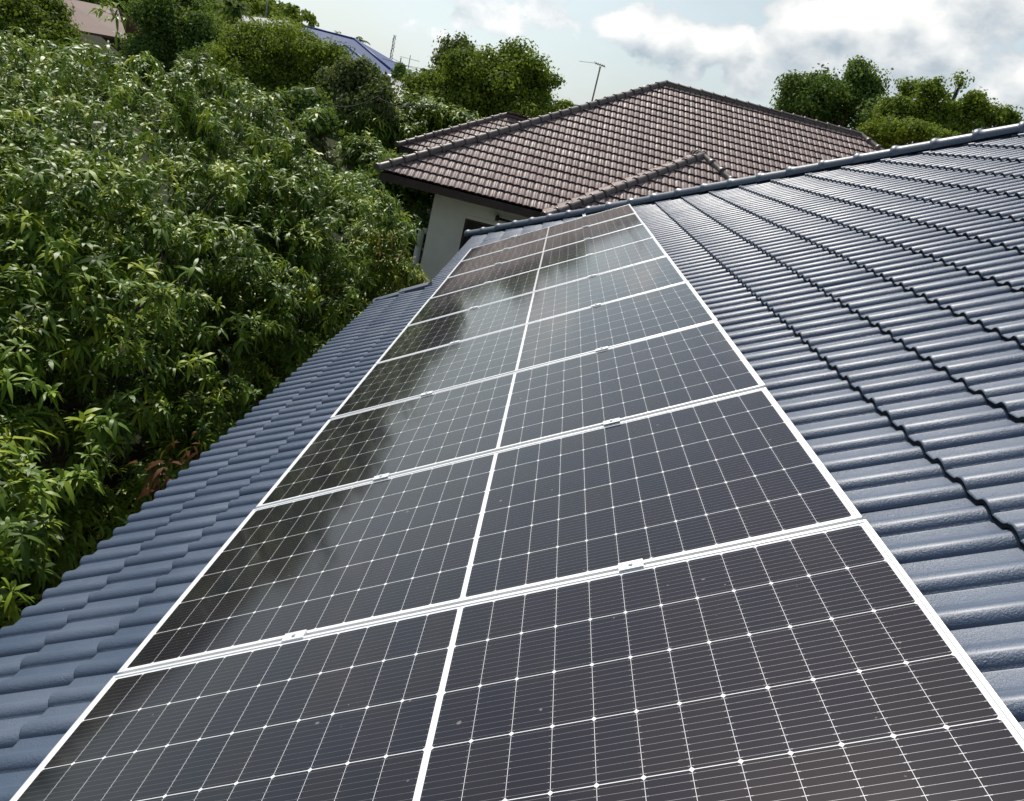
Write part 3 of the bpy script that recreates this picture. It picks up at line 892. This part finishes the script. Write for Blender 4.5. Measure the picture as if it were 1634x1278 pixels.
tree('leafy_tree', 'feathery olive tree below the blue metal roof', [lb(455, 95, 34, 85, 52), lb(400, 115, 33, 62, 50), lb(520, 120, 34, 58, 48), lb(470, 60, 36, 60, 26), lb(450, 150, 33, 80, 40), lb(530, 170, 32, 60, 40)],
     26000, 114, M_OLIVE, .24, .7, 45, r0=.3)
tree('leafy_tree', 'dark speckled tree in front of the white roof', [lb(580, 125, 28, 46, 34), lb(545, 145, 28, 40, 36), lb(605, 155, 27, 30, 30), lb(590, 185, 27, 50, 34)], 9000, 115, M_DULL, .24, .5, 24, r0=.2)
tree('leafy_tree', 'small tree just behind the mango top with a pale pole above it', [lb(490, 178, 20, 44, 34), lb(515, 200, 19, 32, 28)], 5000, 116, M_DEEP, .2, .42, 24, r0=.14)
tree('leafy_tree', 'tall dark green tree right of the pink brown roof', [lb(268, 56, 40, 48, 60), lb(312, 74, 40, 36, 50), lb(240, 110, 39, 48, 45), lb(292, 18, 42, 42, 40), lb(336, 112, 38, 42, 36)],
     30000, 117, M_DEEP, .28, .8, 45, r0=.35)
tree('leafy_tree', 'broad tree with sunlit top at the upper left corner', [lb(35, 18, 27, 56, 42), lb(20, 60, 26, 60, 50), lb(85, 72, 27, 46, 38), lb(135, 108, 27, 40, 32), lb(60, 110, 25, 80, 45)],
     26000, 118, M_OLIVE, .24, .65, 40, r0=.3)
tree('leafy_tree', 'dull green tree under the pink brown roof', [lb(120, 130, 22, 60, 34), lb(165, 150, 21, 40, 30), lb(80, 150, 21, 50, 34)], 10000, 119, M_DULL, .2, .45, 30, r0=.2)
tree('leafy_tree', 'lime green bush at the left edge above the mango crown', [lb(2, 98, 17, 44, 42), lb(-30, 110, 17, 46, 46)], 3500, 120, M_LIME, .18, .4, 30, r0=.12)
mango('mango_tree', 'bright yellow green mango tree behind the left part of the huge mango tree', [lb(30, 158, 15.5, 66, 42), lb(-20, 165, 15, 62, 46), lb(88, 180, 15, 48, 32)], 1900, 121, M_MANGO2, leafL=.2, per_ros=10, shrink=.4)
tree('leafy_tree', 'open crowned tree behind the right slope of the brown roof', [lb(1290, 165, 34, 52, 48), lb(1345, 175, 35, 60, 52), lb(1375, 130, 35, 38, 32), lb(1310, 135, 34, 36, 28), lb(1250, 170, 34, 26, 16), lb(1400, 200, 33, 40, 40)],
     13000, 122, M_DEEP, .26, .62, 26, r0=.25, shell=.45)
tree('leafy_tree', 'tree with separate round leaf clumps at the far right above the blue hip',
     [lb(1480, 148, 27, 27, 25), lb(1533, 131, 27, 16, 14), lb(1450, 142, 28, 23, 19), lb(1440, 190, 27, 42, 32), lb(1510, 200, 27, 48, 36), lb(1552, 170, 27, 26, 26), lb(1588, 188, 27, 32, 24), lb(1400, 222, 26, 48, 26), lb(1510, 155, 28, 13, 12), lb(1470, 215, 25, 70, 22)],
     17000, 123, M_OLIVE, .2, .42, 26, r0=.09, shell=.3)
tree('leafy_tree', 'low bush peeping over the blue hip cap at the right edge', [lb(1622, 203, 30, 18, 8)], 900, 124, M_OLIVE, .22, .4, 20, r0=.1)
tree('leafy_tree', 'small pointed tree beside the white roof and the masts', [lb(637, 117, 60, 9, 16)], 1500, 125, M_DEEP, .4, .5, 20, r0=.15)
for i, (px, py, Y, rx, rz) in enumerate(((660, 130, 120, 40, 13), (700, 128, 125, 40, 14), (640, 122, 130, 30, 9), (745, 150, 110, 50, 20), (900, 186, 90, 60, 10))):
    tree('leafy_tree', ['far low tree right of the two thin poles', 'far low tree touching the round tree on its left', 'far low tree behind the thin poles', 'far tree hidden behind the round tree', 'far tree line left of the antenna foot'][i],
         [lb(px, py, Y, rx, rz)], 3000, 130+i, M_DULL, .8, 1.2, 30, r0=.3, group='trees in the far distance')

# wooded hill: individual crowns cannot be counted
def wood(name, label, spots, seed, mat, leaf):
    rng = np.random.default_rng(seed)
    lobes = [(c, r) for c, r in spots]
    P, Dd, ct = crown_points(lobes, 90000, rng, 1.3, 50, inner=0)
    k = len(P)
    L = leaf*rng.uniform(.6, 1.3, size=k)
    N_ = norm(Dd+rng.normal(size=(k, 3))*.4); LD = norm(np.cross(N_, rng.normal(size=(k, 3))))
    o = leaves_object(name, P, LD, L, L*.38, rng.random(k)*.3, np.clip(ct*.7+rng.random(k)*.3, 0, 1), mat, None, rng, fine=False, side=np.cross(N_, LD))
    return tag(o, label, 'woodland', kind='stuff')
rngw = np.random.default_rng(5)
spots = []
for i in range(120):
    y = rngw.uniform(120, 215); x = rngw.uniform(-.72, -.335)*y
    z = ground_z(x, y); s = rngw.uniform(3.0, 5.0)
    spots.append((np.array([x, y, z+s*.3]), np.array([s, s, s*.8])))
wood('hill_woodland', 'distant wood covering the hill at the upper left', spots, 6, M_OLIVE, .8)

def palm(label, px, py, Y, size, n=16, seed=0, zb=None):
    rng = np.random.default_rng(seed)
    top = at(px, py, Y)
    root = empty('palm_tree', label, 'palm tree', (top[0], top[1], ground_z(top[0], top[1])), 'palm trees in the distance')
    mb = MB(); mb.tube([(top[0], top[1], ground_z(top[0], top[1])), (top[0]+.3, top[1], (top[2]-3.7)/2), top], [size*.09, size*.07, size*.06], 8)
    mb.build('trunk', M_BARK, root)
    P, Dv, L = [], [], []
    for k in range(n):
        az = 2*math.pi*k/n+rng.normal()*.2; el = rng.uniform(-.3, 1.1)
        d = np.array([math.cos(az)*math.cos(el), math.sin(az)*math.cos(el), math.sin(el)])
        for t in np.linspace(.15, 1, 16):
            q = top+d*size*t-np.array([0, 0, 1.0])*size*.55*t*t
            tang = norm(d-np.array([0, 0, 1.1])*t)
            sd = norm(np.cross(d, [0, 0, 1.0]))
            for s_ in (-1, 1):
                P.append(q); Dv.append(norm(sd*s_*.8+tang*.7-np.array([0, 0, .35]))); L.append(size*.34*(1.15-t*.6))
    P = np.array(P); Dv = np.array(Dv); L = np.array(L)
    leaves_object('crown', P, Dv, L, L*.10, np.full(len(L), .6), rng.random(len(L))*.6, M_DEEP, root, rng, fine=False)
palm('palm with hanging fronds beside the grey roof at the top', 374, 14, 52, 1.5, 24, 1)
palm('palm sprouting behind the ridge end of the blue metal roof', 571, 66, 88, 1.6, 14, 2)
palm('smallest palm tip showing over the middle of the blue metal ridge', 540, 55, 90, .9, 12, 3)

# ------------------------------------------------------------------ houses and sheds far off
def slab(mb, pts, th=.12):
    quad(mb, pts, th)
def simple_house(name, label, roof_pts_list, roof_mat, wall_box, wall_mat, ribs=None, cat='house', flash=None):
    allp = np.concatenate([np.array(p) for p in roof_pts_list]); c = allp.mean(0)
    root = empty(name, label, cat, (c[0], c[1], ground_z(c[0], c[1])))
    mb = MB()
    for pts in roof_pts_list: slab(mb, pts)
    rf = mb.build('roof', roof_mat, root)
    if ribs:
        mr = MB()
        for (pts, nr) in ribs:
            a, b, c2, d = [np.array(p, float) for p in pts]   # a-b ridge, d-c eave
            nrm = np.cross(b-a, d-a); nrm /= np.linalg.norm(nrm)
            if nrm[2] < 0: nrm = -nrm
            for i in range(nr+1):
                t = i/nr
                p0 = a+(b-a)*t+nrm*.03; p1 = d+(c2-d)*t+nrm*.03
                mr.tube([p0, p1], .035, 4, False, False)
        mr.build('roof_ribs', roof_mat, root)
    if flash:
        mf = MB()
        for (a, b) in flash: mf.tube([np.array(a)+np.array([0, 0, .05]), np.array(b)+np.array([0, 0, .05])], .10, 6)
        mf.build('ridge_flashing', M_METALBLUE2, root)
    mw = MB()
    for (lo, hi) in wall_box: mw.box(lo, hi)
    mw.build('wall', wall_mat, root)
    return root
def gable(A, Bq, run, drop, back=None):
    """two slopes from ridge A-B; front slope towards the camera"""
    A = np.array(A); Bq = np.array(Bq)
    d = norm(Bq-A); s = norm(np.cross(d, [0, 0, 1.0]))
    if s[1] > 0: s = -s
    f = s*run-np.array([0, 0, drop])
    k = -s*run-np.array([0, 0, drop])
    return [A, Bq, Bq+f, A+f], [Bq, A, A+k, Bq+k]
# blue metal roof: ridge from (488,43) to (566,63), hip down to (626,114)
A = at(486, 42, 80); Bq = at(566, 63, 80); Cq = at(627, 115, 76); Dq = at(430, 95, 70)
Fq = at(600, 140, 68)
bk = A+np.array([2, 16, -3.5]); bk2 = Cq+np.array([1, 14, 0])
simple_house('blue_roofed_hall', 'large building with a blue metal hip roof on the skyline', [[A, Dq, Fq, Cq, Bq], [A, Bq, Cq, bk2, bk]], M_METALBLUE,
             [((Dq[0]+1, 71, -3.7), (Cq[0]-.8, 88, Cq[2]-1.3))], M_CREAM, flash=[(A, Bq), (Bq, Cq)])
# lower porch hip in front of it
a = at(552, 73, 73); b_ = at(535, 78, 73); c1 = at(600, 112, 70); c2 = at(500, 92, 69)
d1 = at(560, 130, 66)
simple_house('blue_roofed_porch', 'lower blue metal hip roof in front of the large blue roof', [[b_, c2, d1, c1, a]], M_METALBLUE, [((c2[0]+2, 71, -3.7), (c1[0]-2, 72.8, .2))], M_CREAM, flash=[(b_, a), (a, c1), (b_, c2)])
# pink brown roof top left
A = at(93, -6, 47); Bq = at(188, 14, 47); Cq = at(203, 62, 42); Dq = at(78, 40, 42)
simple_house('pink_roofed_house', 'house with a plain pink brown roof among the trees at upper left', [[A, Dq, Cq, Bq], [A, Bq, Bq+np.array([.5, 8, -2.5]), A+np.array([-.5, 8, -2.5])]], M_ROOFPINK, [((Dq[0]+1, 43, -3.7), (Cq[0]-1, 53, -.8))], M_WHITEWALL)
# grey corrugated roof near the palm
A = at(383, 24, 84); Bq = at(462, 34, 84); Cq = at(470, 72, 74); Dq = at(375, 64, 74)
simple_house('grey_roofed_shed', 'pale grey corrugated roof beside the hanging palm', [[A, Dq, Cq, Bq], [A, Bq, Bq+np.array([.5, 9, -2.5]), A+np.array([-.5, 9, -2.5])]], M_GREYROOF, [((Dq[0]+1, 76, -3.7), (Cq[0]-1, 92, .3))], M_WHITEWALL, ribs=[([A, Bq, Cq, Dq], 26)], cat='shed')
# white roof near the masts
A = at(612, 121, 58); Bq = at(668, 141, 58); Cq = at(668, 175, 50); Dq = at(596, 160, 50)
simple_house('white_roofed_house', 'long white grey roof below the masts left of the round tree', [[A, Dq, Cq, Bq], [A, Bq, Bq+np.array([.5, 8, -2.5]), A+np.array([-.5, 8, -2.5])]], M_GREYROOF, [((Dq[0]+1, 52, -3.7), (Cq[0]-.5, 65, -1.6))], M_WHITEWALL, ribs=[([A, Bq, Cq, Dq], 22)])
# small cream building end
A = at(612, 116, 66); Bq = at(629, 120, 66)
simple_house('cream_building', 'small cream wall with a flat roof under the end of the blue roof', [[A, at(612, 119, 63), at(629, 123, 63), Bq]], M_WHITE, [((A[0], 63.5, -3.7), (Bq[0], 66, A[2]-.35))], M_CREAM, cat='building')
# brown wall band right of it
A = at(648, 124, 100); Bq = at(665, 130, 100)
simple_house('brown_roofed_house', 'tiny far house with a brown roof beside the thin poles', [[A, at(643, 132, 95), at(668, 139, 95), Bq]], M_ROOFPINK, [((A[0]-.3, 96, -3.7), (Bq[0]+.2, 104, A[2]-1.2))], M_WHITEWALL)

# masts and poles
def mast(name, label, top, bot, r, cat, arms=(), lattice=False, mat=M_STEEL, group=None):
    top = np.array(top); bot = np.array(bot)
    root = empty(name, label, cat, bot, group)
    mb = MB()
    if lattice:
        w_ = r*3
        for k in range(3):
            o = np.array([math.cos(k*2.09), math.sin(k*2.09), 0])*w_
            mb.tube([bot+o, top+o*.5], r*.5, 5)
        for i in range(24):
            t = i/24; p = bot+(top-bot)*t; q = bot+(top-bot)*(t+1/24)
            k = i % 3; o = np.array([math.cos(k*2.09), math.sin(k*2.09), 0])*w_; o2 = np.array([math.cos((k+1)*2.09), math.sin((k+1)*2.09), 0])*w_
            mb.tube([p+o, q+o2], r*.35, 4); mb.tube([p+o2, q+o], r*.35, 4)
    else: mb.tube([bot, top], [r*1.2, r], 8)
    mb.build('pole', mat, root)
    if arms:
        ma = MB()
        for (t, ln) in arms:
            p = bot+(top-bot)*t; ma.tube([p-np.array([ln, 0, 0]), p+np.array([ln, 0, 0])], r*.5, 5)
        ma.build('cross_arm', mat, root)
    return root
def mst(name, label, tpx, bpx, Y, r, cat, **kw):
    b_ = at(*bpx, Y); t_ = at(*tpx, Y); b_[0] = t_[0]*.5+b_[0]*.5; 
    low = b_.copy(); low[2] = ground_z(low[0], low[1])
    return mast(name, label, t_, low, r, cat, **kw)
mst('radio_mast', 'tall lattice radio mast on the skyline right of the blue roof', (630, 56), (621, 110), 95, .07, 'mast', lattice=True, arms=((.52, .6),))
mst('utility_pole', 'thin pole with a short cross arm just right of the tall lattice mast', (640, 92), (637, 112), 90, .07, 'pole', arms=((.93, .5),))
mst('utility_pole', 'thinnest pole with a small cross arm farthest right of the mast group', (655, 88), (651, 118), 100, .05, 'pole', arms=((.95, 1.2),))
mst('utility_pole', 'grey post standing in front of the dark speckled tree', (606, 150), (601, 180), 28.5, .07, 'pole', mat=M_CONC)
mst('radio_mast', 'hair thin mast against the sky above the wooded hill', (428, -6), (424, 20), 130, .05, 'mast', lattice=True)
# pale lamp arm above the small tree
p0 = at(502, 141, 22); p1 = at(456, 149, 22)
la = empty('street_lamp', 'white street lamp arm sticking out above the small tree behind the mango top', 'street lamp', (p0[0], 22, -3.7))
mb = MB(); mb.tube([(p0[0], 22, -3.7), p0], [.05, .035], 8); mb.build('pole', M_STEEL, la)
mb = MB(); mb.tube([p0, p0+(p1-p0)*.5, p1], [.03, .04, .055], 8); mb.build('lamp_head', M_WHITE, la)
# wires
def wire(label, a, b, sag, r=.015):
    a = np.array(a); b = np.array(b)
    mb = MB(); pts = []
    for i in range(13):
        t = i/12; pts.append(a+(b-a)*t-np.array([0, 0, sag*4*t*(1-t)]))
    mb.tube(pts, r, 5)
    return tag(mb.build('power_cable', M_CABLE), label, 'cable', 'overhead power cables')
wire('upper thin cable from the blue roof past the masts to the round tree', at(590, 85, 80), at(700, 113, 80), .25, .02)
wire('lower thin cable running right from the tall lattice mast', at(625, 92, 94), at(705, 121, 90), .3, .02)
wire('cable crossing low in front of the dark speckled tree', at(530, 168, 24), at(604, 153, 24), .15, .014)
wire('cable leaving the grey post to the right behind the mango tops', at(604, 156, 24), at(700, 165, 24), .2, .014)
